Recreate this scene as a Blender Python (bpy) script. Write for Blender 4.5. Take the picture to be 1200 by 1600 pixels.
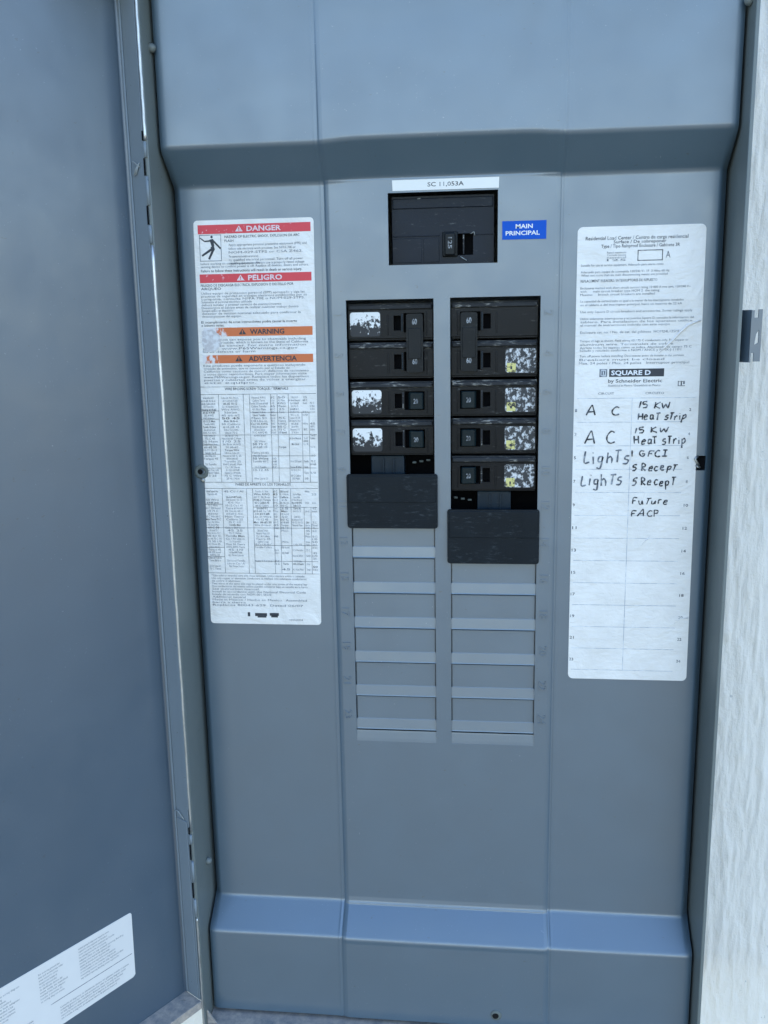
import bpy, bmesh, math, random
from mathutils import Vector, Matrix, noise

random.seed(7)
S = 0.0254                      # everything below is drawn in inches, stored in metres
for o in list(bpy.data.objects):
    bpy.data.objects.remove(o)
scene = bpy.context.scene
COL = scene.collection

# ------------------------------------------------------------------ camera
cam_d = bpy.data.cameras.new('camera')
cam = bpy.data.objects.new('camera', cam_d); COL.objects.link(cam)
cam_d.sensor_fit = 'VERTICAL'; cam_d.sensor_height = 24.0
cam_d.lens = 1422.04 / 1600 * 24.0
cam_d.clip_start = 0.02; cam_d.clip_end = 400
yaw, pit, rol = -0.11076, -0.20143, -0.01833
fwd = Vector((math.sin(yaw)*math.cos(pit), math.cos(yaw)*math.cos(pit), math.sin(pit)))
r0 = Vector((math.cos(yaw), -math.sin(yaw), 0)); u0 = r0.cross(fwd)
rr = r0*math.cos(rol) + u0*math.sin(rol); uu = -r0*math.sin(rol) + u0*math.cos(rol)
M = Matrix((rr, uu, -fwd)).transposed().to_4x4()
M.translation = Vector((1.0694, -23.870, 6.1996)) * S
cam.matrix_world = M
scene.camera = cam

# ------------------------------------------------------------------ light
SUN_EL, SUN_AZ = math.radians(66), math.radians(20)     # sun stands behind the building
world = bpy.data.worlds.new('World'); scene.world = world; world.use_nodes = True
nt = world.node_tree; bg = nt.nodes['Background']
sky = nt.nodes.new('ShaderNodeTexSky'); sky.sky_type = 'NISHITA'; sky.sun_disc = False
sky.sun_elevation = SUN_EL; sky.sun_rotation = SUN_AZ
sky.air_density = 1.15; sky.dust_density = 0.2; sky.ozone_density = 2.0
nt.links.new(sky.outputs[0], bg.inputs[0]); bg.inputs[1].default_value = 0.15
sd = bpy.data.lights.new('sun', 'SUN'); sd.energy = 3.0; sd.angle = math.radians(0.5); sd.color = (1, .95, .87)
sun = bpy.data.objects.new('sun', sd); COL.objects.link(sun)
sdir = Vector((math.sin(SUN_AZ)*math.cos(SUN_EL), math.cos(SUN_AZ)*math.cos(SUN_EL), math.sin(SUN_EL)))
sun.rotation_euler = (-sdir).to_track_quat('-Z', 'Y').to_euler()
sun.location = (0, 2, 4)
scene.view_settings.view_transform = 'Standard'; scene.view_settings.look = 'None'
scene.view_settings.gamma = 1.0
scene.view_settings.exposure = 1.88

# ------------------------------------------------------------------ materials
def new_mat(name):
    m = bpy.data.materials.new(name); m.use_nodes = True
    return m, m.node_tree, m.node_tree.nodes['Principled BSDF']
def nd(t, kind, **kw):
    n = t.nodes.new(kind)
    for k, v in kw.items():
        setattr(n, k, v)
    return n
def pos(t, scale=(1, 1, 1)):
    g = nd(t, 'ShaderNodeNewGeometry'); m = nd(t, 'ShaderNodeMapping')
    m.inputs['Scale'].default_value = tuple(s / S for s in scale)
    t.links.new(g.outputs['Position'], m.inputs['Vector']); return m.outputs['Vector']
def nz(t, vec, scale, detail=4, rough=.5):
    n = nd(t, 'ShaderNodeTexNoise'); n.inputs['Scale'].default_value = scale
    n.inputs['Detail'].default_value = detail; n.inputs['Roughness'].default_value = rough
    t.links.new(vec, n.inputs['Vector']); return n.outputs['Fac']
def ramp(t, fac, stops):
    r = nd(t, 'ShaderNodeValToRGB'); e = r.color_ramp.elements
    e[0].position, e[0].color = stops[0][0], (*([stops[0][1]]*3 if isinstance(stops[0][1], (int, float)) else stops[0][1]), 1)
    e[1].position, e[1].color = stops[1][0], (*([stops[1][1]]*3 if isinstance(stops[1][1], (int, float)) else stops[1][1]), 1)
    for p, c in stops[2:]:
        x = e.new(p); x.color = (*([c]*3 if isinstance(c, (int, float)) else c), 1)
    t.links.new(fac, r.inputs['Fac']); return r.outputs['Color']
def mixc(t, fac, a, b):
    m = nd(t, 'ShaderNodeMix', data_type='RGBA')
    if isinstance(fac, (int, float)): m.inputs['Factor'].default_value = fac
    else: t.links.new(fac, m.inputs['Factor'])
    for sock, v in ((m.inputs['A'], a), (m.inputs['B'], b)):
        if isinstance(v, tuple): sock.default_value = (*v, 1)
        else: t.links.new(v, sock)
    return m.outputs['Result']
def mth(t, op, a, b=0.0):
    m = nd(t, 'ShaderNodeMath', operation=op)
    for i, v in enumerate((a, b)):
        if isinstance(v, (int, float)): m.inputs[i].default_value = v
        else: t.links.new(v, m.inputs[i])
    return m.outputs[0]
def bump(t, bs, h, strength, dist):
    b = nd(t, 'ShaderNodeBump'); b.inputs['Strength'].default_value = strength
    b.inputs['Distance'].default_value = dist * S
    t.links.new(h, b.inputs['Height']); t.links.new(b.outputs[0], bs.inputs['Normal'])

def paint(name, base, rough=.42, spec=.7, dust=.0, wav=.05, coat=.0, ior=1.5):
    m, t, b = new_mat(name)
    p = pos(t)
    var = nz(t, p, .35, 5, .6)
    c = mixc(t, ramp(t, var, [(.3, 0.), (.7, 1.)]), tuple(x*.97 for x in base), tuple(x*1.03 for x in base))
    fine = nz(t, p, 14, 3, .7)
    spk = ramp(t, fine, [(.68, 0.), (.74, 1.)])
    msk = ramp(t, nz(t, p, .5, 2), [(.45, 0.), (.6, .55)])
    c = mixc(t, mth(t, 'MULTIPLY', spk, msk), c, (.42, .44, .45))
    dk = ramp(t, nz(t, pos(t, (1, 1, 1.7)), 5.5, 2, .5), [(.735, 0.), (.76, .6)])
    c = mixc(t, dk, c, (.05, .055, .06))
    if dust:
        dn = ramp(t, nz(t, p, 3.5, 6, .7), [(.3, 1.), (.75, 1-dust)])
        c = mixc(t, mth(t, 'SUBTRACT', 1.0, dn), c, (.56, .46, .37))
    t.links.new(c, b.inputs['Base Color'])
    rg = ramp(t, nz(t, p, .8, 4), [(.3, rough-.04), (.7, rough+.06)])
    t.links.new(rg, b.inputs['Roughness'])
    b.inputs['IOR'].default_value = ior
    b.inputs['Specular IOR Level'].default_value = spec
    b.inputs['Coat Weight'].default_value = coat; b.inputs['Coat Roughness'].default_value = .25
    h = mth(t, 'ADD', mth(t, 'MULTIPLY', nz(t, p, .55, 2), 1.0), mth(t, 'MULTIPLY', nz(t, p, 22, 2), .012))
    bump(t, b, h, .6, wav)
    return m
def flat(name, base, rough=.6, spec=.4, fade=None, fade_to=(.6, .63, .66), fs=9, lo=.45, hi=.6):
    m, t, b = new_mat(name)
    p = pos(t)
    c = mixc(t, nz(t, p, 2.2, 4), tuple(x*.94 for x in base), base)
    if fade:
        f = ramp(t, nz(t, p, fs, 4, .6), [(lo, 0.), (hi, fade)])
        c = mixc(t, f, c, fade_to)
    t.links.new(c, b.inputs['Base Color'])
    b.inputs['Roughness'].default_value = rough; b.inputs['Specular IOR Level'].default_value = spec
    return m

GREY = (.063, .109, .150)
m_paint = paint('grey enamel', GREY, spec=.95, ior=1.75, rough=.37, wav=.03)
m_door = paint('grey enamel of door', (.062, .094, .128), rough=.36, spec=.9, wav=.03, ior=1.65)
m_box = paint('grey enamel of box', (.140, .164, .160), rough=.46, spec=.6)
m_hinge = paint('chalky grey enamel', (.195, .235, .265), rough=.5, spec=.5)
m_dusty = paint('dusty grey enamel', (.20, .21, .215), rough=.8, spec=.15, dust=.95)
m_paper = flat('white label stock', (.78, .76, .73), .35, .5)
def paper():
    m, t, b = new_mat('wrinkled label stock')
    p = pos(t)
    st = nz(t, p, 1.1, 5, .6)
    c = mixc(t, ramp(t, st, [(.35, 0.), (.7, 1.)]), (.755, .735, .695), (.845, .825, .785))
    t.links.new(c, b.inputs['Base Color'])
    b.inputs['Roughness'].default_value = .38
    n = nd(t, 'ShaderNodeTexNoise'); n.inputs['Scale'].default_value = 1.3; n.inputs['Detail'].default_value = 5
    n.inputs['Distortion'].default_value = 1.2; t.links.new(p, n.inputs['Vector'])
    bump(t, b, mth(t, 'ADD', n.outputs['Fac'], mth(t, 'MULTIPLY', nz(t, pos(t, (.5, 1, 1.3)), 7, 4, .65), .35)), .6, .09)
    return m
m_card = paper()
m_tape = flat('white label tape', (.80, .80, .77), .3, .5)
m_red = flat('red print', (.68, .05, .07), .4, .4, .8, (.75, .45, .5), 8, .62, .7)
m_orange = flat('orange print', (.62, .155, .045), .45, .4, .75, (.72, .55, .5), 7, .58, .68)
def worn_orange(x0=5.45):
    m, t, b = new_mat('scuffed orange print')
    g = nd(t, 'ShaderNodeNewGeometry'); sx = nd(t, 'ShaderNodeSeparateXYZ'); t.links.new(g.outputs['Position'], sx.inputs[0])
    x = mth(t, 'DIVIDE', sx.outputs['X'], S)
    k = mth(t, 'MULTIPLY', mth(t, 'ADD', x, x0), -1.2)      # scraped away towards the left end
    n = nz(t, pos(t, (1, 1, .5)), 6, 4, .7)
    v = mth(t, 'ADD', mth(t, 'MULTIPLY', mth(t, 'SUBTRACT', n, .5), 2.6), k)
    f = ramp(t, v, [(.25, 0.), (.5, 1.)])
    c = mixc(t, f, (.62, .155, .045), (.72, .70, .71))
    t.links.new(c, b.inputs['Base Color']); b.inputs['Roughness'].default_value = .5
    return m
m_worn_orange = worn_orange(); m_worn_orange2 = worn_orange(5.85)
m_inkw = flat('white print', (.80, .68, .70), .5, .3, .6, (.66, .25, .28), 7, .52, .7)
m_ink = flat('black print', (.045, .05, .06), .5, .3)
m_inkgrey = flat('faded grey print', (.12, .14, .17), .6, .3, .55, (.60, .63, .66), 5, .48, .68)
m_inkmid = flat('rubbed black print', (.05, .06, .07), .6, .3, .5, (.6, .63, .66), 6, .5, .64)
m_rule = flat('faint ruled print', (.36, .40, .46), .6, .3, .9, (.72, .75, .77), 3, .45, .6)
m_marker = flat('marker ink', (.03, .035, .045), .5, .3, .8, (.33, .36, .4), 7, .5, .72)
m_marker2 = flat('fading marker ink', (.10, .115, .14), .5, .3, .8, (.42, .46, .5), 6, .48, .66)
m_scuff = flat('scuffed label patch', (.55, .53, .53), .7, .2, .9, (.74, .75, .76), 8, .42, .6)
m_blue = flat('blue label plastic', (.001, .085, .50), .5, .2)

def plastic(name, base, dustc=(.20, .20, .19), amt=.75, rough=.36, lo=.60):
    m, t, b = new_mat(name)
    p = pos(t, (.35, 1, 1.6))
    n = nz(t, p, 11, 5, .72)
    f = ramp(t, n, [(lo, 0.), (lo+.14, amt)])
    g = ramp(t, nz(t, pos(t), 1.3, 4), [(.35, 0.), (.75, .35)])
    c = mixc(t, g, base, tuple(x*1.8+.003 for x in base))
    c = mixc(t, mth(t, 'MULTIPLY', f, ramp(t, nz(t, pos(t), 2.3, 2), [(.44, 0.), (.6, 1.)])), c, dustc)
    t.links.new(c, b.inputs['Base Color'])
    b.inputs['Roughness'].default_value = rough; b.inputs['Specular IOR Level'].default_value = .20
    bump(t, b, nz(t, pos(t), 30, 3), .3, .01)
    return m
m_black = plastic('black moulded plastic', (.004, .005, .007))
m_dustedge = plastic('dusty black plastic edge', (.026, .028, .031), (.42, .41, .37), .95, .7, .52)
m_handle = plastic('dark handle plastic', (.006, .008, .010), amt=.35, rough=.38)
m_handle2 = plastic('teal black handle plastic', (.003, .010, .013), amt=.3, rough=.38)
m_cav = flat('unlit cavity plastic', (.004, .004, .005), .8, .1)
m_base = plastic('blue grey base plastic', (.010, .020, .030), amt=.4)
m_brand = flat('white brand print', (.80, .82, .84), .5, .3)
m_fill = plastic('charcoal filler plastic', (.003, .007, .011), (.06, .075, .085), .55, .5, .54)
m_amp = flat('pale amp rating print', (.34, .36, .38), .5, .3, .8, (.06, .06, .06), 9, .45, .62)
def worn_sticker(name, lo, hi, slope, tint=(.80, .80, .78), z_top=0.0, under=(.02, .021, .024), sc=7):
    """white sticker flaking off black plastic; flakes grow downwards on each sticker (object space)"""
    m, t, b = new_mat(name)
    tc = nd(t, 'ShaderNodeTexCoord'); sx = nd(t, 'ShaderNodeSeparateXYZ'); t.links.new(tc.outputs['Object'], sx.inputs[0])
    z = mth(t, 'DIVIDE', sx.outputs['Z'], S)
    n = nz(t, pos(t, (1, 1, .8)), sc, 3, .7)
    v = mth(t, 'ADD', n, mth(t, 'MULTIPLY', z, slope))
    f = ramp(t, v, [(lo, 0.), (hi, 1.)])
    c = mixc(t, f, under, tint)
    t.links.new(c, b.inputs['Base Color']); b.inputs['Roughness'].default_value = .55
    return m
m_stL = worn_sticker('white sticker flaking at its foot', .48, .56, .62)
m_stR = worn_sticker('white sticker mostly flaked away', .49, .60, 0.0, (.64, .65, .65), under=(.035, .037, .04), sc=8)
m_stY = worn_sticker('yellow mark on sticker', .40, .5, 0.0, (.66, .60, .22), sc=8)
def metal(name, base, rough, vr=.5):
    m, t, b = new_mat(name)
    n = nz(t, pos(t, (1, 1, .25)), 5, 5, .7)
    c = mixc(t, ramp(t, n, [(.4, 0.), (.62, 1.)]), base, tuple(x*vr for x in base))
    t.links.new(c, b.inputs['Base Color']); b.inputs['Metallic'].default_value = .9
    b.inputs['Roughness'].default_value = rough
    return m
m_galv = metal('bare steel edge', (.66, .68, .68), .42, .7)
m_zinc = metal('dull zinc', (.55, .56, .54), .4)
m_holeshade = flat('dark screw hole', (.012, .012, .012), .8, .1)  # shade of the screw holes, put as near-black colour on flat discs
m_olive = paint('weathered washer paint', (.13, .15, .14), rough=.6, spec=.3)
m_web = flat('grey cobweb', (.33, .36, .36), .9, .1)
def wallmat():
    m, t, b = new_mat('white painted wood grain')
    p = pos(t)
    c = mixc(t, nz(t, pos(t, (1, 1, .3)), 1.2, 5), (.75, .71, .64), (.83, .79, .715))
    sp = ramp(t, nz(t, pos(t, (1, 1, .7)), 7, 3), [(.72, 0.), (.77, .7)])
    c = mixc(t, sp, c, (.45, .46, .44))
    t.links.new(c, b.inputs['Base Color']); b.inputs['Roughness'].default_value = .55
    h = mth(t, 'ADD', nz(t, pos(t, (1, 1, .16)), 6, 4, .6), mth(t, 'MULTIPLY', nz(t, p, 13, 4, .7), .45))
    bump(t, b, h, .9, .055)
    return m
m_wall = wallmat()
def groundmat():
    m, t, b = new_mat('dry grass and soil')
    n = nz(t, pos(t), .08, 6, .7)
    t.links.new(mixc(t, n, (.085, .082, .062), (.15, .14, .105)), b.inputs['Base Color'])
    b.inputs['Roughness'].default_value = .95
    return m
m_ground = groundmat()

# ------------------------------------------------------------------ mesh helpers
class MB:
    def __init__(s): s.bm = bmesh.new()
    def face(s, pts, mi=0, smooth=False):
        vs = [s.bm.verts.new(Vector(p)*S) for p in pts]
        try: f = s.bm.faces.new(vs)
        except ValueError: return None
        f.material_index = mi; f.smooth = smooth; return f
    def box(s, a, b, mi=0, bev=0.0, seg=2):
        x0, x1 = sorted((a[0], b[0])); y0, y1 = sorted((a[1], b[1])); z0, z1 = sorted((a[2], b[2]))
        v = [s.bm.verts.new(Vector(p)*S) for p in ((x0,y0,z0),(x1,y0,z0),(x1,y1,z0),(x0,y1,z0),(x0,y0,z1),(x1,y0,z1),(x1,y1,z1),(x0,y1,z1))]
        fs = [s.bm.faces.new([v[i] for i in q]) for q in ((0,3,2,1),(4,5,6,7),(0,1,5,4),(1,2,6,5),(2,3,7,6),(3,0,4,7))]
        for f in fs: f.material_index = mi
        if bev:
            es = list({e for f in fs for e in f.edges})
            r = bmesh.ops.bevel(s.bm, geom=es, offset=bev*S, segments=seg, profile=.5, affect='EDGES')
            for f in r['faces']: f.material_index = mi; f.smooth = True
        return s
    def slab(s, poly, y0, y1, mi=0):
        """poly in (x, z); front at y0, back at y1"""
        n = len(poly)
        A = [s.bm.verts.new(Vector((x, y0, z))*S) for x, z in poly]
        B = [s.bm.verts.new(Vector((x, y1, z))*S) for x, z in poly]
        fs = [s.bm.faces.new(A), s.bm.faces.new(B[::-1])]
        for i in range(n): fs.append(s.bm.faces.new((A[i], B[i], B[(i+1) % n], A[(i+1) % n])))
        for f in fs: f.material_index = mi
        return s
    def tube(s, pts, r, n=8, mi=0, caps=True):
        pts = [Vector(p) for p in pts]; rings = []
        for i, p in enumerate(pts):
            d = (pts[min(i+1, len(pts)-1)] - pts[max(i-1, 0)]).normalized()
            a = d.orthogonal().normalized() if i == 0 else (prev - d*prev.dot(d)).normalized()
            prev = a; b = d.cross(a)
            rad = r[i] if isinstance(r, (list, tuple)) else r
            rings.append([s.bm.verts.new((p + (a*math.cos(2*math.pi*k/n) + b*math.sin(2*math.pi*k/n))*rad)*S) for k in range(n)])
        for i in range(len(rings)-1):
            for k in range(n):
                f = s.bm.faces.new((rings[i][k], rings[i][(k+1) % n], rings[i+1][(k+1) % n], rings[i+1][k])); f.smooth = True; f.material_index = mi
        if caps:
            for q in (rings[0][::-1], rings[-1]):
                f = s.bm.faces.new(q); f.material_index = mi
        return s
    def lathe(s, c, prof, axis=(0, -1, 0), n=20, mi=0):
        """prof: list of (radius, height along axis)"""
        ax = Vector(axis).normalized(); a = ax.orthogonal().normalized(); b = ax.cross(a); c = Vector(c); R = []
        for r, h in prof:
            R.append([s.bm.verts.new((c + ax*h + (a*math.cos(2*math.pi*k/n) + b*math.sin(2*math.pi*k/n))*max(r, 1e-3))*S) for k in range(n)])
        for i in range(len(R)-1):
            for k in range(n):
                f = s.bm.faces.new((R[i][k], R[i][(k+1) % n], R[i+1][(k+1) % n], R[i+1][k])); f.smooth = True; f.material_index = mi
        f = s.bm.faces.new(R[-1]); f.material_index = mi
        return s
    def rect(s, x0, x1, z0, z1, y, mi=0, f=None):
        P = [(x0, z0), (x1, z0), (x1, z1), (x0, z1)]
        if f: P = [f(*p) for p in P]
        s.face([(x, y, z) for x, z in P], mi)
    def text(s, txt, x, z, h, y, width=None, align='L', bold=0.0, rot=0.0, mi=0, f=None, ext=0.0):
        V, F, w = glyphs(txt, bold, ext)
        sc = h / 0.70; sx = sc
        if width: sx = width / max(w, 1e-6)
        off = {'L': 0, 'C': -w*sx/2, 'R': -w*sx}[align]
        c, sn = math.cos(rot), math.sin(rot); vs = []
        for vx, vy, vz in V:
            lx, lz = vx*sx + off, vy*sc
            X, Z = x + lx*c - lz*sn, z + lx*sn + lz*c
            if f: X, Z = f(X, Z)
            vs.append(s.bm.verts.new(Vector((X, y - vz, Z))*S))
        for q in F:
            try:
                fc = s.bm.faces.new([vs[i] for i in q]); fc.material_index = mi
            except ValueError: pass
    def build(s, name, mats, parent=None, origin=(0, 0, 0), recalc=True, sharp=None):
        if recalc: bmesh.ops.recalc_face_normals(s.bm, faces=s.bm.faces)
        if sharp is not None:
            for e in s.bm.edges:
                if len(e.link_faces) == 2 and e.calc_face_angle(0) > sharp: e.smooth = False
        o3 = Vector(origin)*S
        for v in s.bm.verts: v.co -= o3
        me = bpy.data.meshes.new(name); s.bm.to_mesh(me); s.bm.free()
        for m in (mats if isinstance(mats, (list, tuple)) else [mats]): me.materials.append(m)
        o = bpy.data.objects.new(name, me); COL.objects.link(o)
        if parent: o.parent = parent
        return o
_gc = {}
def glyphs(txt, bold, ext):
    k = (txt, bold, ext)
    if k not in _gc:
        c = bpy.data.curves.new('t', 'FONT'); c.body = txt; c.size = 1; c.resolution_u = 2; c.offset = bold
        c.extrude = ext
        o = bpy.data.objects.new('t', c); me = bpy.data.meshes.new_from_object(o)
        V = [tuple(v.co) for v in me.vertices]; F = [tuple(p.vertices) for p in me.polygons]
        x0 = min([v[0] for v in V] or [0]); w = max([v[0] for v in V] or [0]) - x0
        _gc[k] = ([(a-x0, b, d) for a, b, d in V], F, w)
        bpy.data.objects.remove(o); bpy.data.curves.remove(c); bpy.data.meshes.remove(me)
    return _gc[k]
def thing(name, label, cat, loc=(0, 0, 0), group=None):
    o = bpy.data.objects.new(name, None); COL.objects.link(o); o.empty_display_size = .02
    o.location = Vector(loc)*S; o['label'] = label; o['category'] = cat
    if group: o['group'] = group
    return o
def copy_tree(o, parent=None):
    c = o.copy(); COL.objects.link(c); c.parent = parent
    for ch in list(o.children): copy_tree(ch, c)
    return c
def sstep(a, b, x):
    t = max(0, min(1, (x-a)/(b-a))); return t*t*(3-2*t)

# ================================================================== SETTING
g = MB(); g.face([(-9000, -9000, -56), (9000, -9000, -56), (9000, 9000, -56), (-9000, 9000, -56)])
go = g.build('ground', m_ground); go['kind'] = 'structure'

# the white painted wall of the building, wood-grain relief in front of a plain slab
wall = thing('building_wall', 'white painted wood-grain wall behind and to the right of the grey electrical box', 'wall', (0, 3.25, -56))
wo = (0, 3.25, -56)
w = MB()
w.box((-150, 3.3, -56), (150, 9, 75))
w.build('wall_core', m_wall, wall, wo)
def relief(x0, x1, z0, z1, dx, dz):
    w = MB(); nx = int((x1-x0)/dx); nz_ = int((z1-z0)/dz); G = []
    for j in range(nz_+1):
        row = []
        for i in range(nx+1):
            x = x0 + (x1-x0)*i/nx; z = z0 + (z1-z0)*j/nz_
            a = noise.noise(Vector((x*2.1, 3.1, z*.28)))
            b = noise.noise(Vector((x*5.2+9, 1.7, z*.75+4)))
            c = noise.noise(Vector((x*1.1+3, 8.7, z*.5)))
            q = max(0, a-.02)*1.0 + max(0, b-.12)*.55 - .35*sstep(.18, .34, c)*.4
            e1 = noise.noise(Vector((x*4.5, 0, z*.55))); e2 = noise.noise(Vector((x*10, 5, z*1.5)))
            wy = 3.2 - .03*min(q, .5) - .026*sstep(.10, .20, e1) - .022*sstep(.15, .26, e2)
            row.append(w.bm.verts.new(Vector((x, wy, z))*S))
        G.append(row)
    for j in range(nz_):
        for i in range(nx):
            f = w.bm.faces.new((G[j][i], G[j][i+1], G[j+1][i+1], G[j+1][i])); f.smooth = True
    o = w.build('grain_surface', m_wall, wall, wo, recalc=False)
relief(6.6, 15.0, -22, 24, .055, .13)
relief(-24, -6.6, -30, 24, .15, .3)

# ================================================================== ELECTRICAL PANEL
panel = thing('electrical_panel', 'open grey metal electrical load center with breakers, warning label and handwritten circuit card', 'electrical panel', (0, 3.2, -13.95))
PO = (0, 3.2, -13.95)
def part(mb, name, mats, parent=panel, **kw):
    """parts keep the panel's own frame of reference"""
    if parent is panel: return mb.build(name, mats, parent, PO, **kw)
    return mb.build(name, mats, parent, PO, **kw)

ZT, ZB = 15.6, -13.95
b = MB()
b.box((-7.0, 3.06, ZB), (7.0, 3.2, ZT))
b.box((-7.1, -1.33, ZB-.1), (-7.0, 3.2, ZT), bev=.02)
b.box((7.0, -1.28, ZB-.1), (7.09, 3.2, ZT), bev=.02)
b.box((-7.1, -2.3, ZT), (7.09, 3.2, ZT+.1), bev=.02)
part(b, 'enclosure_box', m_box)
b = MB(); b.box((-6.998, -1.3, ZB-.1), (6.998, 3.06, ZB), bev=.02)
# small folded corner tab at the lower left
b.slab([(-6.99, ZB+.01), (-6.72, ZB+.01), (-6.99, ZB+.42)], -1.2, -1.14)
part(b, 'box_floor', m_dusty)

# ---- cover sheet -------------------------------------------------
HW = 6.93
ZTOP, ZE = 14.6, -13.81
BENDS = [(ZTOP, -.72), (10.60, -.72), (9.77, 0.0), (-10.46, 0.0), (-11.19, -.72), (ZE, -.72)]
def prof(z):
    r = .07
    for i in range(len(BENDS)-1):
        (za, ya), (zb, yb) = BENDS[i], BENDS[i+1]
        if zb <= z <= za:
            y = ya + (yb-ya)*(za-z)/(za-zb); break
    for i in range(1, len(BENDS)-1):
        z0, y0 = BENDS[i]
        if abs(z-z0) < r:
            up = BENDS[i-1]; dn = BENDS[i+1]
            def at(z_):
                q, w_ = (up, BENDS[i]) if z_ > z0 else (BENDS[i], dn)
                return q[1] + (w_[1]-q[1])*(q[0]-z_)/(q[0]-w_[0])
            a, c = at(z0+r), at(z0-r); t = (z0+r-z)/(2*r)
            y = (1-t)**2*a + 2*t*(1-t)*y0 + t*t*c
    return y
def lateral(x, z):
    ax = abs(x)
    g = -.055*max(0, min(1, (3.00-ax)/.17)) + .022*math.exp(-((ax-2.975)/.028)**2) - .012*math.exp(-((ax-3.04)/.03)**2)
    rec = 1 if -10.5 < z < 9.8 else max(0.12, 1-min(abs(z-9.77) if z > 0 else abs(z+10.46), .75)/.75)
    roll = .20*rec*sstep(6.70, 6.93, ax)**1.3 + .05*sstep(6.86, 6.93, ax)
    ctr = 1 if -10.5 < z < 9.8 else .75
    if z < -10.3 and z > -11.35: ctr *= 1 + 1.3*(1-abs(z+10.82)/.55) if abs(z+10.82) < .55 else 1
    return g*ctr + roll
def cov(x, z):
    zz = z
    if z > 9.0: zz = z - .06*(1-sstep(2.0, 3.05, abs(x)))     # the bends bow up a little across the raised centre
    dent = .012*noise.noise(Vector((x*.35, 2.2, z*.25)))
    return prof(max(ZE, min(ZTOP, zz))) + lateral(x, z) + dent
xs = set([-HW, HW]); zs = set([ZTOP, ZE])
for a in (2.81, 2.83, 2.85, 2.91, 2.93, 2.95, 2.975, 3.0, 3.02, 3.04, 3.06, 3.09, 3.12, 2.0, 2.3, 2.6, 3.05, 6.70, 6.74, 6.78, 6.82, 6.86, 6.90): xs |= {a, -a}
for z0, _ in BENDS[1:-1]:
    for k in range(-6, 7): zs.add(round(z0 + k*.02, 4))
    for k in (-.19, -.16, .16, .19, .22, .3): zs.add(round(z0 + k, 4))
OPEN = [(-1.34, 1.405, 7.71, 9.46), (-2.47, -.21, -5.33, 6.87), (.21, 2.49, -5.33, 6.88), (6.50, 6.74, 2.42, 2.80)]
for a, b_, c, d in OPEN:
    xs |= {a, b_}; zs |= {c, d}
def densify(v, st):
    v = sorted(v); o = []
    for a, b_ in zip(v, v[1:]):
        if b_-a < .004: continue
        n = max(1, math.ceil((b_-a)/st)); o += [a+(b_-a)*k/n for k in range(n)]
    return o + [v[-1]]
xs = densify(xs, .6); zs = densify(zs, .6)
c = MB(); G = {}
def gv(i, j):
    if (i, j) not in G: G[i, j] = c.bm.verts.new(Vector((xs[i], cov(xs[i], zs[j]), zs[j]))*S)
    return G[i, j]
def is_open(i, j):
    x = (xs[i]+xs[i+1])/2; z = (zs[j]+zs[j+1])/2
    return any(a < x < b_ and e < z < d for a, b_, e, d in OPEN)
for j in range(len(zs)-1):
    for i in range(len(xs)-1):
        if not is_open(i, j):
            f = c.bm.faces.new((gv(i, j), gv(i+1, j), gv(i+1, j+1), gv(i, j+1))); f.smooth = True
# cut edges of the sheet: a short return behind every boundary
bd = [e for e in c.bm.edges if len(e.link_faces) == 1]
nv = {}
for e in bd:
    q = []
    for v in e.verts:
        if v not in nv: nv[v] = c.bm.verts.new(v.co + Vector((0, .07*S, 0)))
    a, b_ = e.verts
    f = c.bm.faces.new((a, b_, nv[b_], nv[a])); e.smooth = False
cover = part(c, 'cover', m_paint, recalc=True)

# ---- knockouts (twist-outs not removed): louvred blanks, each its own plate
def knock(x0, x1, zt, full=True):
    k = MB()
    if full:
        P = [(zt-.012, .030), (zt-.66, .018), (zt-.672, .012), (zt-.94, -.024), (zt-.965, -.034), (zt-.972, -.026), (zt-.972, .12)]
    else:
        P = [(zt-.012, -.012), (zt-.06, -.020), (zt-.24, -.044), (zt-.33, -.054)]
    ins = [.03 if (k_ < 2 and full) else .0 for k_ in range(len(P))]
    R = []
    for (z, y), s_ in zip(P, ins):
        R.append([k.bm.verts.new(Vector((x, y, z))*S) for x in (x0+s_, x1-s_)])
    for a, b_ in zip(R, R[1:]):
        k.bm.faces.new((a[0], a[1], b_[1], b_[0]))
    # side cheeks join the ramp to the sheet behind it
    if full:
        for si, x in ((0, x0+.012), (1, x1-.012)):
            k.face([(x, .05, zt-.66), (x, -.07, zt-.99), (x, .09, zt-.99)])
        k.box((x0-.03, .13, zt-1.0), (x1+.03, .16, zt))
    return part(k, 'knockout' if full else 'blank_strip', m_paint, cover)
for i in range(7): knock(-2.47, -.21, 2.0-i)
for i in range(6): knock(.21, 2.49, 1.0-i)
knock(-2.47, -.21, -5.0, False); knock(.21, 2.49, -5.0, False)

# ---- embossed circuit numbers, turned to read downwards
for side in (0, 1):
    for k in range(12):
        n = MB(); num = str(1+2*k+side)
        x = -2.80 if side == 0 else 2.60
        n.text(num, x, 6.46-k*1.0+(.07 if k < 5 else .14), .21, -.056, rot=-math.pi/2, ext=.028, bold=.0)
        o = part(n, 'embossed_number', m_paint, cover)
        # sits slightly proud of the sheet
# ---- label helper frames
def Ld(x, z): return (x - .0138*(8.97 - z), z)

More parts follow.
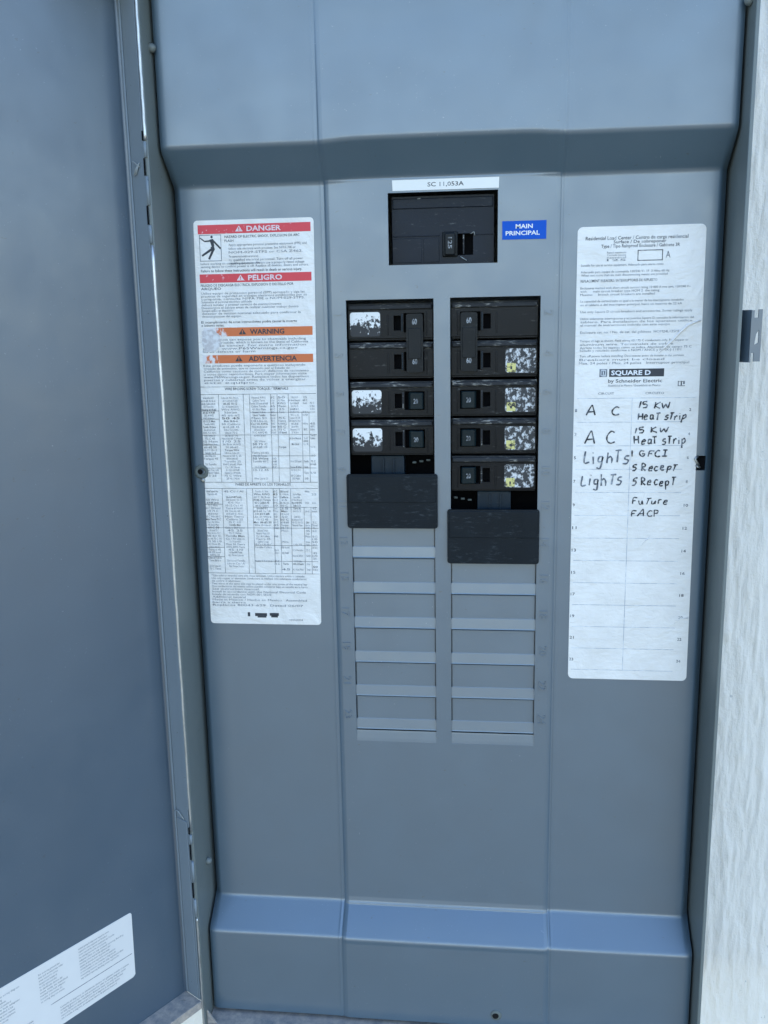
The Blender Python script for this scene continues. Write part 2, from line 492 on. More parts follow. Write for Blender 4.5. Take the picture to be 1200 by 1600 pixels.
# ---- danger label ------------------------------------------------
def rounded(x0, x1, z0, z1, r, n=5):
    P = []
    for cx, cz, a0 in ((x1-r, z1-r, 0), (x0+r, z1-r, 90), (x0+r, z0+r, 180), (x1-r, z0+r, 270)):
        for k in range(n+1):
            a = math.radians(a0 + 90*k/n); P.append((cx+r*math.cos(a), cz+r*math.sin(a)))
    return P
YL = -.010                                    # face of the stuck labels
def yl(): return YL
danger = MB()
P = rounded(-6.40, -3.25, -1.92, 8.95, .10)
danger.slab([Ld(*p) for p in P], -.016, .02)
danger = part(danger, 'danger_label', m_card)
def lay(fn, name, mat, y, parent, **kw):
    m = MB(); fn(m, y); return part(m, name, mat, parent, **kw)
Yp = -.0195; Yq = -.0225; Yr = -.0255
for (za, zb, mat, word, wm, x0) in ((8.835, 8.61, m_red, 'DANGER', m_inkw, -6.29), (7.605, 7.385, m_red, 'PELIGRO', m_inkw, -6.29),
                          (6.235, 6.01, m_worn_orange, 'WARNING', m_ink, -6.25), (5.525, 5.31, m_worn_orange2, 'ADVERTENCIA', m_ink, -6.30)):
    hb = MB(); hb.rect(x0, -3.33+.0, zb, za, Yp, f=Ld); hb = part(hb, 'header_bar', mat, danger)
    hw = MB(); cx = -4.70
    wlen = {'DANGER': .90, 'PELIGRO': .90, 'WARNING': .92, 'ADVERTENCIA': 1.30}[word]
    hw.text(word, cx-.30 if word != 'ADVERTENCIA' else cx-.36, zb+.05, .125, Yq, width=wlen, bold=.025, f=Ld)
    tx = cx-.50 if word != 'ADVERTENCIA' else cx-.62
    hw.face([(*[Ld(a, q)[0] for _ in (0,)], Yq, q) for a, q in ((tx-.10, zb+.045), (tx+.10, zb+.045), (tx, zb+.19))])
    part(hw, 'header_word', wm, danger)
    ex = MB(); ex.rect(tx-.012, tx+.012, zb+.09, zb+.15, Yr, f=Ld); ex.rect(tx-.012, tx+.012, zb+.06, zb+.078, Yr, f=Ld)
    part(ex, 'exclamation_mark', mat if wm is m_inkw else m_orange, danger)
# pictogram: figure struck by electricity
pg = MB()
for a in ((-6.26, -5.68, 8.575, 8.59), (-6.26, -5.68, 7.93, 7.945), (-6.26, -6.245, 7.93, 8.59), (-5.695, -5.68, 7.93, 8.59)):
    pg.rect(a[0], a[1], a[2], a[3], Yp, f=Ld)
pictogram_frame = part(pg, 'pictogram_frame', m_inkgrey, danger)
pg = MB()
def limb(m, a, b_, w0, w1, y):
    d = Vector((b_[0]-a[0], b_[1]-a[1])); n = Vector((-d.y, d.x)).normalized()
    pts = [(a[0]+n.x*w0, a[1]+n.y*w0), (a[0]-n.x*w0, a[1]-n.y*w0), (b_[0]-n.x*w1, b_[1]-n.y*w1), (b_[0]+n.x*w1, b_[1]+n.y*w1)]
    m.face([(Ld(*p)[0], y, p[1]) for p in pts])
hd = [(-5.93+.032*math.cos(t*.628), 8.535+.032*math.sin(t*.628)) for t in range(10)]
pg.face([(Ld(*p)[0], Yp, p[1]) for p in hd])
limb(pg, (-5.94, 8.48), (-5.90, 8.30), .05, .035, Yp)
limb(pg, (-5.92, 8.30), (-5.90, 8.22), .045, .045, Yr+.001)
limb(pg, (-5.90, 8.45), (-5.70, 8.24), .022, .022, Yq)
limb(pg, (-5.96, 8.44), (-6.12, 8.43), .02, .018, Yq)
limb(pg, (-6.12, 8.43), (-6.24, 8.52), .016, .012, Yp)
limb(pg, (-5.89, 8.26), (-6.20, 8.07), .032, .024, Yq)
limb(pg, (-5.88, 8.25), (-6.02, 7.98), .032, .026, Yp)
part(pg, 'pictogram_figure', m_ink, danger)

LINES = []   # x, z baseline, width, height, text, weight
def para(x, zt, w_, h, lines, sp, ink):
    for i, s_ in enumerate(lines):
        LINES.append((x, zt-i*sp, w_*(s_[1] if isinstance(s_, tuple) else 1), h, s_[0] if isinstance(s_, tuple) else s_, ink))
H = .058
para(-5.60, 8.50, 2.0, .062, [('HAZARD OF ELECTRIC SHOCK, EXPLOSION OR ARC', 1), ('FLASH', .12)], .10, 1)
para(-5.50, 8.30, 2.08, H, ['Apply appropriate personal protective equipment (PPE) and', ('follow safe electrical work practices. See NFPA 70E or', .86), ('NOM-029-STPS or CSA Z462.', .95)], .095, 0)
para(-5.50, 8.01, 1.98, H, [('This equipment must be installed and serviced only', .40), ('by qualified electrical personnel. Turn off all power', 1), ('supplying this equipment.', .42)], .085, 0)
para(-6.26, 7.84, 2.9, H, [('before working on or inside equipment. Always use a properly rated voltage', .96), ('sensing device to confirm power is off. Replace all devices, doors and covers.', 1)], .075, 0)
para(-6.26, 7.655, 2.72, .066, ['Failure to follow these instructions will result in death or serious injury.'], .08, 1)
para(-6.28, 7.29, 2.5, .062, [('PELIGRO DE DESCARGA ELECTRICA, EXPLOSION O DESTELLO POR', 1), ('ARQUEO', .22)], .085, 1)
para(-6.28, 7.09, 2.85, H, [('Utilice equipo de proteccion personal (EPP) apropiado y siga las', .98), ('practicas de seguridad en trabajos electricos establecidas por su', 1), ('compania, consulte NFPA 70E o NOM-029-STPS.', .98), ('Solamente el personal electrico calificado', .48),
     ('debera instalar y prestar servicio de mantenimiento', .76), ('Desenergice el equipo antes de realizar cualquier trabajo dentro', .92), ('Siempre utilice un dispositivo', .3), ('detector de tension nominal adecuado para confirmar la', .94), ('desenergizacion del equipo.', .38)], .0735, 0)
para(-6.31, 6.35, 2.6, .064, [('El incumplimiento de estas instrucciones podra causar la muerte', 1), ('o lesiones serias.', .24)], .082, 1)
para(-6.30, 5.90, 2.88, H, [('This product can expose you to chemicals including', .98), ('antimony trioxide, which is known to the State of California', 1), ('to cause cancer. For more information', .98), ('go to: www.P65Warnings.ca.gov', .9), ('birth defects or harm', .5)], .078, 0)
para(-6.30, 5.22, 2.88, H, [('Este producto puede exponerle a quimicos incluyendo', .97), ('trioxido de antimonio, que es conocido por el Estado de', .82), ('California como causante de cancer, defectos de nacimiento', 1), ('u otros danos reproductivos. Para mayor informacion visite', .98), ('www.P65Warnings.ca.gov. Remplace todos los dispositivos', 1), ('puertas y cubiertas antes de volver a energizar', .97), ('este equipo.', .5)], .075, 0)
para(-5.75, 4.60, 1.75, .066, [('WIRE BINDING SCREW TORQUE / TERMINALS', 1)], .08, 1)
para(-5.55, 2.02, 1.55, .066, [('PARES DE APRIETE DE LOS TORNILLOS', 1)], .08, 1)
for zt_, zb_ in ((4.47, 2.11), (1.93, -.45)):
    cols = [(-6.44, -5.98), (-5.90, -5.32), (-5.10, -4.56), (-4.54, -4.38), (-4.35, -4.08), (-4.03, -3.70), (-3.66, -3.50), (-3.48, -3.30)]
    rnd = random.Random(int(zt_*10))
    words = ['Wire', 'AWG', 'Cu / Al', '#14-#8', '10-12', '36 lb-in', '4,1 N.m', '25', '45', '50', 'Neutral', 'Tierra', '#6-#2', '75 C', '60 C', 'Main', 'Torque', 'Lbs-in', 'Calibre', 'Tornillo', '1/0', '250 kcmil']
    for ci, (a, b_) in enumerate(cols):
        z = zt_ - .10
        while z > zb_+.04:
            dense = (ci < 2) or (z > zt_-1.1 and ci < 6)
            if rnd.random() < (.95 if dense else .5):
                n_ = 1 if (b_-a) < .3 else rnd.choice((2, 2, 3))
                s_ = ' '.join(rnd.choice(words) for _ in range(n_))
                wd = (b_-a)*rnd.uniform(.55, .95)
                LINES.append((a+((b_-a)-wd)/2, z, wd, H*.95, s_, 0 if rnd.random() < .75 else 1))
            z -= .078
para(-6.33, -.55, 2.75, H, [('* Use solid or stranded wire with these terminals. Utilice alambre solido o cableado', .97), ('  Use only copper or aluminium conductors as marked. Use solamente conductores', .99), ('de cobre o aluminio', .3),
      ('  Two wires of the same size may be placed under one screw of the neutral bar', 1), ('  Dos conductores del mismo calibre pueden colocarse bajo un tornillo en la barra', 1), ('  See instruction manual.', .5), ('  Install in accordance with the National Electrical Code', .98), ('  Instale de acuerdo con NOM-001-SEDE', .62), ('  Additional neutral', .35), ('  Made in Mexico / Hecho en Mexico.  Assembled', .99), ('  barra a tierra', .35), ('  Replaces 80043-629  Dated 06/07', .95)], .0775, 0)
para(-4.15, -1.81, .38, .05, ['NHA60434'], .1, 0)
for ink, mat in ((0, m_inkgrey), (1, m_inkmid)):
    tm = MB()
    for (x, z, wd, h, s_, k) in LINES:
        if k == ink: tm.text(s_, x+.01, z, h, Yp if ink else Yq, width=wd*.985, f=Ld, bold=.0 if not ink else .012)
    part(tm, 'printed_text', mat, danger, recalc=False)
rl = MB()
def hl(z, x0=-6.45+.0, x1=-3.27, t=.011): rl.rect(x0+.03, x1, z-t/2, z+t/2, Yp-.0012, f=Ld)
def vl(x, z0, z1, t=.010): rl.rect(x-t/2, x+t/2, z0, z1, Yp-.0024, f=Ld)
for z in (4.69, 4.49, 3.40, 2.11, 1.94, .84, -.45): hl(z)
for z in (4.05, 3.83, 3.13, 2.88, 2.50, 1.50, .28, .02): hl(z, -6.45, -5.92)
for z in (4.0, 2.83, 2.50, 1.42, .35, -.1): hl(z, -5.1, -3.3)
for x in (-5.92, -5.24, -5.07, -4.50, -4.32, -4.02): vl(x, 2.11, 4.49); vl(x, -.45, 1.94)
for x in (-3.66, -3.47): vl(x, 2.11, 4.0); vl(x, -.45, 1.42)
part(rl, 'table_lines', m_inkmid, danger, recalc=False)
lg = MB()
lg.rect(-5.33, -5.26, -1.70, -1.58, Yp, f=Ld); lg.rect(-5.12, -4.78, -1.69, -1.60, Yp, f=Ld); lg.rect(-5.05, -4.80, -1.73, -1.69, Yq, f=Ld)
for q in ((-4.70, -4.44, -1.67, -1.59), (-4.66, -4.47, -1.72, -1.66)): lg.rect(*q, Yr, f=Ld)
part(lg, 'approval_marks', m_ink, danger, recalc=False)
sc_ = MB(); 
pts = [(-6.28, 6.16), (-6.0, 6.2), (-5.82, 6.05), (-5.78, 5.8), (-5.95, 5.62), (-6.22, 5.6), (-6.3, 5.85)]
sc_.face([(Ld(*p)[0], Yr-.002, p[1]) for p in pts]); part(sc_, 'scuff_patch', m_scuff, danger, recalc=False)

# ---- directory card ----------------------------------------------
card = MB()
cp = [(x + (.07*(8.5-z)/11.8 if x > 5 else .02*(8.5-z)/11.8), z) for x, z in rounded(3.37, 6.46, -3.32, 8.51, .13)]
card.slab(cp, -.016, .02)
card = part(card, 'circuit_directory_card', m_card)
tl = []
def T(x, z, w_, h, s_, k=0): tl.append((x, z, w_, h, s_, k))
T(3.57, 8.19, 2.47, .085, 'Residential Load Center / Centro de carga residencial', 1)
T(4.25, 8.10, 1.27, .075, 'Surface / De sobreponer', 1)
T(3.95, 8.00, 1.90, .078, 'Type / Tipo Rainproof Enclosure / Gabinete 3R', 1)
for i, s_ in enumerate(('Rated maximum', 'Corriente maxima', 'nominal', '125')): T(4.10, 7.86-i*.06, .46, .048, s_)
T(3.47, 7.56, 2.0, .055, 'Suitable for use as service equipment. Adecuado para usarse como')
T(3.47, 7.40, 2.15, .055, 'Adecuado para equipo de acometida 120/240 V~ 1F  3 Hilos 60 Hz'); T(3.48, 7.32, 2.1, .055, 'When not more than six main disconnecting means are provided')
T(3.47, 7.18, 1.87, .062, 'REPLACEMENT BREAKERS / INTERRUPTORES DE REPUESTO', 1)
T(3.47, 7.01, 2.68, .055, 'Enclosures marked with short circuit current rating 10 000 A rms sym, 120/240 V~')
T(3.47, 6.93, 1.93, .055, 'with      main circuit breaker type HOM 2  the rating'); T(3.47, 6.85, 1.82, .055, 'Maximo     branch circuit breakers are installed')
T(3.48, 6.69, 2.52, .055, 'La capacidad de cortocircuito es igual a la menor de los interruptores instalados')
T(3.48, 6.60, 2.48, .055, 'en el tablero o del interruptor principal, hasta un maximo de 22 kA')
T(3.48, 6.43, 2.74, .055, 'Use only Square D circuit breakers and accessories. Series ratings apply')
T(3.48, 6.26, 2.78, .055, 'Utilice solamente interruptores y accesorios Square D, consulte la informacion del')
T(3.49, 6.18, 2.74, .055, 'tablero. Para instalacion de los aparatos utilice'); T(3.49, 6.10, 2.2, .055, 'el manual de instrucciones incluido con este equipo')
T(3.49, 5.92, 2.5, .060, 'Enclosure cat. no. / No. de cat. del gabinete  HOM24L125PRB')
T(3.49, 5.71, 2.67, .055, 'Torque all lugs as shown. Field wiring 60 / 75 C conductors only. For copper or')
T(3.49, 5.62, 2.3, .055, 'aluminum wire. Terminales de cobre'); T(3.49, 5.54, 2.75, .055, 'Apriete todas las zapatas como se indica. Alambrado de campo 75 C'); T(3.49, 5.47, 2.5, .055, 'Sellado y rotulado conforme a NOM / ANCE y NMX-J-118/1')
T(3.49, 5.33, 2.57, .055, 'Turn off power before installing. Desconecte antes de instalar o dar servicio'); T(3.49, 5.24, 2.1, .055, 'Breakers must be closed'); T(3.48, 5.15, 2.72, .060, 'Max. 24 poles / Max. 24 polos   Interruptor principal', 0)
T(4.22, 4.685, 1.34, .085, 'by Schneider Electric', 1)
T(4.22, 4.585, 1.30, .055, 'Assembled in Mexico / Ensamblado en Mexico')
T(5.16, 4.385, .46, .055, 'CIRCUITO', 0); T(3.98, 4.385, .40, .055, 'CIRCUIT', 0)
T(5.52, 7.73, .11, .16, 'A', 0)
Zrow = [3.99, 3.37, 2.76, 2.14, 1.51, .90, .29, -.32, -.92, -1.53, -2.14, -2.76]
for i, z in enumerate(Zrow):
    T(3.41, z-.04, .05 if i < 5 else .11, .075, str(1+2*i), 1); T(6.26 if i < 4 else 6.24, z-.04, .05 if i < 4 else .11, .075, str(2+2*i), 1)
for ink, mat in ((0, m_inkgrey), (1, m_inkmid)):
    tm = MB()
    for (x, z, wd, h, s_, k) in tl:
        if k == ink: tm.text(s_, x, z, h, Yp if ink else Yq, width=wd, bold=.0 if not ink else .012)
    part(tm, 'printed_text', mat, card, recalc=False)
rl = MB()
for i in range(13):
    z = 4.29 - .612*i
    rl.rect(3.46, 6.16 if i else 6.42, z-.006, z+.006, Yp)
rl.rect(4.83, 4.842, -3.05, 4.29, Yq)
part(rl, 'ruled_lines', m_rule, card, recalc=False)
rl = MB()
for a in ((4.84, 5.45, 7.91, 7.93), (4.84, 5.45, 7.67, 7.69), (4.84, 4.86, 7.67, 7.93), (5.43, 5.45, 7.67, 7.93)): rl.rect(*a, Yp)
part(rl, 'amp_box', m_inkmid, card, recalc=False)
br = MB(); br.rect(4.24, 5.60, 4.83, 5.03, Yp); br = part(br, 'brand_bar', m_ink, card, recalc=False)
bt = MB(); bt.text('SQUARE D', 4.29, 4.875, .115, Yq, width=.98, bold=.03); part(bt, 'brand_name', m_brand, card, recalc=False)
bt = MB(); bt.rect(4.0, 4.19, 4.83, 5.03, Yp); part(bt, 'emblem_plate', m_inkgrey, card, recalc=False)
bt = MB()
for q in ((4.03, 4.16, 4.99, 5.005), (4.03, 4.16, 4.855, 4.87), (4.03, 4.045, 4.855, 5.005), (4.145, 4.16, 4.855, 5.005), (4.085, 4.105, 4.89, 4.97)): bt.rect(*q, Yq)
part(bt, 'emblem', m_brand, card, recalc=False)
ul = MB(); 
for a in ((5.95, 5.97, 4.58, 4.71), (5.97, 6.13, 4.58, 4.595), (6.02, 6.05, 4.6, 4.71), (6.08, 6.12, 4.63, 4.71), (5.97, 6.1, 4.69, 4.70)): ul.rect(*a, Yp)
part(ul, 'approval_marks', m_inkmid, card, recalc=False)
# creases standing up from the card
cr = MB()
def crease(m, pts, r):
    m.tube([(x, -.014, z) for x, z in pts], r, 6)
crease(cr, [(6.44, 6.20), (6.25, 6.14), (6.12, 6.08), (5.95, 5.92), (5.78, 5.73), (5.60, 5.56), (5.45, 5.40)], [.018, .034, .040, .036, .034, .024, .006])
part(cr, 'card_crease', m_paper, card)
cr = MB()
crease(cr, [(5.42, .70), (5.36, .60), (5.30, .55), (5.2, .42)], [.004, .018, .018, .003])
part(cr, 'card_crease', m_paper, card); cr = MB()
crease(cr, [(6.5, -1.55), (6.3, -1.56), (6.1, -1.75)], [.018, .012, .003])
part(cr, 'card_crease', m_paper, card); cr = MB()
crease(cr, [(3.42, -1.72), (3.7, -1.74)], [.01, .003])
part(cr, 'card_crease', m_paper, card)

# handwriting, drawn as pen strokes
ST = {
 'A': [[(0, 0), (.45, 1), (.6, .95), (.85, 0)], [(.15, .35), (.75, .4)]], 'C': [[(.85, .9), (.5, 1), (.15, .6), (.2, .2), (.55, 0), (.95, .12)]],
 '1': [[(.4, 1), (.3, 0)]], '5': [[(.85, 1), (.3, .95), (.2, .55), (.6, .6), (.8, .35), (.6, .05), (.15, 0)]], 'K': [[(.15, 1), (.1, 0)], [(.8, 1), (.15, .45), (.85, 0)]],
 'w': [[(0, .8), (.2, .05), (.5, .6), (.75, .05), (1, .95)]], 'H': [[(.1, 1), (.1, 0)], [(.8, 1), (.85, 0)], [(.1, .5), (.8, .5)]],
 'e': [[(.15, .4), (.7, .45), (.6, .7), (.3, .65), (.15, .35), (.3, .03), (.8, .1)]], 'a': [[(.7, .65), (.3, .65), (.15, .25), (.4, .02), (.68, .3), (.7, .65), (.8, 0)]],
 't': [[(.45, 1), (.4, 0)], [(0, .98), (.95, 1.02)]], 's': [[(.8, .7), (.35, .65), (.3, .42), (.75, .32), (.6, .03), (.1, .02)]],
 'r': [[(.2, .65), (.22, 0)], [(.22, .4), (.5, .66), (.85, .6)]], 'i': [[(.4, .6), (.4, 0)], [(.4, .88), (.45, .93)]], 'p': [[(.2, .65), (.15, -.5)], [(.2, .5), (.6, .68), (.8, .4), (.5, .1), (.2, .15)]],
 'L': [[(.25, 1), (.1, .02), (.85, .08)]], 'g': [[(.7, .6), (.25, .6), (.2, .2), (.65, .2), (.7, .6), (.65, -.4), (.15, -.35)]], 'h': [[(.15, 1), (.15, 0)], [(.15, .4), (.5, .62), (.75, .4), (.75, 0)]],
 'G': [[(.85, .9), (.4, 1), (.1, .5), (.4, 0), (.8, .15), (.85, .45), (.5, .45)]], 'F': [[(.2, 0), (.25, 1), (.95, 1)], [(.25, .5), (.7, .55)]], 'I': [[(.1, 1), (.8, 1)], [(.5, 1), (.4, 0)], [(0, 0), (.8, 0)]],
 'R': [[(.15, 0), (.2, 1), (.7, .95), (.75, .6), (.2, .5), (.85, 0)]], 'c': [[(.75, .6), (.3, .65), (.15, .3), (.35, .02), (.8, .1)]], 'u': [[(.1, .6), (.15, .1), (.5, .05), (.7, .6), (.75, 0)]],
 'P': [[(.2, 0), (.25, 1)], [(.25, 1), (.8, .9), (.75, .55), (.25, .45)]], ' ': []}
def hand(m, txt, x0, x1, z0, z1, wd=.030, seed=1):
    rn = random.Random(seed); n = len(txt); h = z1-z0; yk = [0]
    WD = {'1': .5, 'i': .5, ' ': .55, 't': .8, 'r': .75, 'L': .9, 'H': 1.1, 'w': 1.2, 'K': 1.1, 'A': 1.15}; ws = [WD.get(q, 1.0) for q in txt]; ua = (x1-x0)/sum(ws); cx_ = x0
    for i, ch in enumerate(txt):
        adv = ua*ws[i]; ox = cx_ + rn.uniform(-.012, .012); cx_ += adv; oz = z0 + rn.uniform(-.09, .09)*h; sk = rn.uniform(-.02, .05); hh = h*rn.uniform(.88, 1.1)
        for stx in ST[ch]:
            p = [Vector((ox + a*adv*.86 + b_*sk, oz + b_*hh)) for a, b_ in stx]
            # gentle Catmull-Rom smoothing
            q = []
            for k in range(len(p)-1):
                a0, a1, a2, a3 = p[max(k-1, 0)], p[k], p[k+1], p[min(k+2, len(p)-1)]
                for t in (0, .33, .66):
                    q.append(.5*((2*a1) + (-a0+a2)*t + (2*a0-5*a1+4*a2-a3)*t*t + (-a0+3*a1-3*a2+a3)*t**3))
            q.append(p[-1]); yk[0] += 1; y = Yr - .0006*(yk[0] % 5)
            L_, R_ = [], []
            for k, v in enumerate(q):
                d = (q[min(k+1, len(q)-1)] - q[max(k-1, 0)]); d = d.normalized() if d.length > 1e-6 else Vector((1, 0))
                nn = Vector((-d.y, d.x))*wd*.5*(1 + .3*math.sin(k*1.7+i))
                L_.append(v+nn); R_.append(v-nn)
            va = [m.bm.verts.new(Vector((v.x, y, v.y))*S) for v in L_]; vb = [m.bm.verts.new(Vector((v.x, y, v.y))*S) for v in R_]
            for k in range(len(q)-1): m.bm.faces.new((va[k], vb[k], vb[k+1], va[k+1]))
for txts, mat, wd in (((('A  C', 3.70, 4.56, 3.86, 4.09), ('A C', 3.68, 4.48, 3.15, 3.48), ('15 Kw', 4.99, 5.82, 4.03, 4.19), ('Heat strip', 4.98, 6.22, 3.73, 3.90),
        ('15 Kw', 4.92, 5.78, 3.40, 3.55), ('Heat strip', 4.92, 6.24, 3.11, 3.30), ('1 GFCI', 4.86, 5.82, 2.79, 2.94), ('5 Recept', 4.88, 6.03, 2.42, 2.59), ('5 Recept', 4.89, 6.02, 2.03, 2.23)), m_marker, .034),
        ((('Lights', 3.66, 4.86, 2.62, 2.92), ('Lights', 3.60, 4.70, 2.04, 2.32)), m_marker2, .038),
        ((('Future', 4.92, 5.86, 1.54, 1.70), ('FACP', 4.90, 5.66, 1.22, 1.38)), m_marker, .028)):
    hm = MB()
    for k, (t_, a, b_, z0, z1) in enumerate(txts): hand(hm, t_, a, b_, z0, z1, wd*.98, k+3)
    part(hm, 'handwriting', mat, card, recalc=False)

# ---- short-circuit tape and main label -----------------------------
yb = -.058
t1 = MB(); t1.slab([(-1.215, 9.505), (1.425, 9.50), (1.43, 9.755), (-1.225, 9.76)], yb-.014, yb+.02); t1 = part(t1, 'rating_label', m_tape)
tt = MB(); tt.text('SC 11,053A', -.34, 9.585, .10, yb-.017, width=.90, bold=.01); part(tt, 'printed_text', m_inkmid, t1, recalc=False)
t1 = MB(); t1.slab([(1.515, 8.26), (2.60, 8.255), (2.60, 8.70), (1.515, 8.70)], yb-.014, yb+.02); t1 = part(t1, 'main_label', m_blue)
tt = MB(); tt.text('MAIN', 2.055, 8.52, .10, yb-.017, width=.42, align='C', bold=.02); tt.text('PRINCIPAL', 2.02, 8.36, .10, yb-.017, width=.84, align='C', bold=.02)
part(tt, 'printed_text', m_tape, t1, recalc=False)

# ---- cover fasteners ----------------------------------------------
s1 = MB(); s1.lathe((-6.57, .02, 2.40), [(.205, 0), (.20, .045), (.13, .06), (.075, .03), (.075, .0)]); s1 = part(s1, 'cover_fastener', m_olive)
s2 = MB(); s2.lathe((-6.60, -.034, 2.40), [(.07, 0), (.07, .004)]); part(s2, 'screw_hole', m_holeshade, s1)
s2 = MB(); s2.lathe((-6.53, -.01, 2.17), [(.06, 0), (.055, .05), (.03, .075)]); part(s2, 'rivet', m_zinc, s1)
s1 = MB(); s1.box((6.50, .10, 2.44), (6.74, .5, 2.78)); s1 = part(s1, 'latch_recess', m_cav)
s2 = MB(); s2.tube([(6.53, -.02, 2.80), (6.46, -.05, 2.72), (6.52, -.05, 2.62), (6.56, -.02, 2.56)], .035, 8); part(s2, 'snap_spring', m_zinc, s1)
s2 = MB(); s2.tube([(6.60, -.01, 2.50), (6.53, -.04, 2.52), (6.50, -.01, 2.55)], .03, 8); part(s2, 'snap_spring', m_zinc, s1)
s1 = MB(); s1.lathe((1.50, -.758, -13.42), [(.16, 0), (.155, .03), (.10, .05), (.07, .045)], n=16); s1 = part(s1, 'cover_screw', m_olive)
s2 = MB(); s2.lathe((1.48, -.80, -13.42), [(.095, 0), (.09, .012)], n=12); part(s2, 'screw_hole', m_holeshade, s1)
for x, y, z, r in ((-6.97, -.75, 12.9, .11), (-6.96, -.35, -9.15, .11), (6.96, -.85, 13.2, .12)):
    s1 = MB(); s1.lathe((x, y, z), [(r, 0), (r*.95, .05), (r*.6, .10), (.01, .12)], axis=(-1 if x > 0 else 1, -.35, 0), n=14); part(s1, 'wall_nub', m_box)

# ---- right-hand latch catch ---------------------------------------
k = MB()
def strip(m, poly, z0, z1, th=.05, mi=0):
    n = []
    for i in range(len(poly)):
        a = Vector(poly[max(i-1, 0)]); b_ = Vector(poly[min(i+1, len(poly)-1)]); d = (b_-a).normalized(); n.append(Vector((-d.y, d.x))*th)
    R = []
    for (x, y), q in zip(poly, n):
        R.append([m.bm.verts.new(Vector(p)*S) for p in ((x, y, z0), (x, y, z1), (x+q.x, y+q.y, z1), (x+q.x, y+q.y, z0))])
    for a, b_ in zip(R, R[1:]):
        for i in range(4):
            f = m.bm.faces.new((a[i], a[(i+1) % 4], b_[(i+1) % 4], b_[i])); f.smooth = (i in (0, 2))
    m.bm.faces.new(R[0][::-1]); m.bm.faces.new(R[-1])
strip(k, [(7.085, -.45), (7.10, -.60), (7.14, -.78), (7.20, -.96), (7.26, -1.10), (7.31, -1.18)], 5.20, 6.42)
for pl in ([(7.31, 5.20), (7.345, 5.20), (7.345, 5.42), (7.41, 5.42), (7.41, 5.60), (7.41, 5.62), (7.44, 5.86), (7.44, 6.24), (7.38, 6.24), (7.38, 6.41), (7.31, 6.41)],
           [(7.41, 5.42), (7.41, 5.22), (7.56, 5.22), (7.56, 6.43), (7.47, 6.43), (7.47, 6.24), (7.44, 6.24), (7.44, 5.86), (7.50, 5.96), (7.50, 5.66), (7.41, 5.60)]):
    k.slab(pl, -1.24, -1.19)
k = part(k, 'latch_catch', m_door, sharp=math.radians(35))

# ================================================================== DOOR
TH = math.radians(123.2); Hx, Hy = -7.07, -1.36; FL = .725
dd = Vector((math.cos(-TH), math.sin(-TH), 0)); fl = Vector((math.sin(-TH), -math.cos(-TH), 0)); q_ = -fl
corner = Vector((Hx, Hy, 0)) + fl*FL
def D(u, q, z): return corner + dd*u + q_*q + Vector((0, 0, z))
def dbox(m, u0, u1, q0, q1, z0, z1, bev=0, mi=0):
    t = MB(); t.box((u0, q0, z0), (u1, q1, z1), 0, bev)
    mp = {}
    for v in t.bm.verts: mp[v] = m.bm.verts.new(D(v.co.x/S, v.co.y/S, v.co.z/S)*S)
    for f in t.bm.faces:
        try:
            g_ = m.bm.faces.new([mp[v] for v in f.verts]); g_.smooth = f.smooth; g_.material_index = mi
        except ValueError: pass
    t.bm.free()
DZ0, DZ1 = -13.08, 14.25
d = MB(); dbox(d, -.06, 14.4, -.06, 0, DZ0-.06, DZ1+.06, .02)
# the bend between panel and hinge side has an inner radius
R = []
for a in range(7):
    t = math.pi/2*a/6
    R.append([d.bm.verts.new(D(.07-.07*math.sin(t), .07-.07*math.cos(t), z)*S) for z in (DZ0, DZ1)])
for a, b_ in zip(R, R[1:]):
    f = d.bm.faces.new((a[0], a[1], b_[1], b_[0])); f.smooth = True
dbox(d, 14.34, 14.4, 0, .7, DZ0, DZ1, .02)
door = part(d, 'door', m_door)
d = MB()
dbox(d, -.06, 0, 0, .66, DZ0, DZ1, .012)
dbox(d, .0, .05, .075, .155, DZ0+.05, DZ1-.2, .024)                     # rolled rib beside the bend
dbox(d, -.062, .02, .60, .72, -6.95, 8.2, .01)
dbox(d, .001, .03, .17, .60, DZ0+.1, -7.35, .010)
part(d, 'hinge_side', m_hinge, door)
d = MB(); dbox(d, 0, 14.34, 0, .70, DZ0-.055, DZ0, .012); dbox(d, 0, 14.34, .655, .72, DZ0-.24, DZ0+.012, .01)
part(d, 'bottom_lip', m_dusty, door)
d = MB(); dbox(d, 0, 14.34, 0, .70, DZ1, DZ1+.055, .012); part(d, 'top_lip', m_door, door)

# hinge: knuckles at top and bottom, bare edge between
for (z0, z1) in ((10.30, 10.66), (9.20, 9.86), (8.30, 8.72), (-7.72, -8.0), (-8.55, -9.2), (-9.75, -10.3)):
    hk = MB(); hk.tube([(-7.075, -1.345, z0), (-7.075, -1.345, z1)], .040, 10); part(hk, 'hinge_knuckle', m_hinge)
for (z0, z1) in ((9.88, 10.28), (8.74, 9.18), (10.68, 10.9), (-8.02, -8.5), (-9.22, -9.7), (-7.5, -7.7)):
    hk = MB(); dbox(hk, .02, .028, .665, .715, min(z0, z1), max(z0, z1)); part(hk, 'hinge_slot', m_cav, door)
for segs in (((10.7, 15.5)), ((-7.6, 8.25)), ((-13.9, -10.35))):
    e = MB(); n = 40
    P = [(-7.05 + .003*math.sin(i*1.3), -1.352, segs[0] + (segs[1]-segs[0])*i/n) for i in range(n+1)]
    e.tube(P, [.030 + .014*sstep(-14, 8, z_) + .003*math.sin(i*.9) for (x_, y_, z_) in P], 10); part(e, 'bare_edge', m_galv)

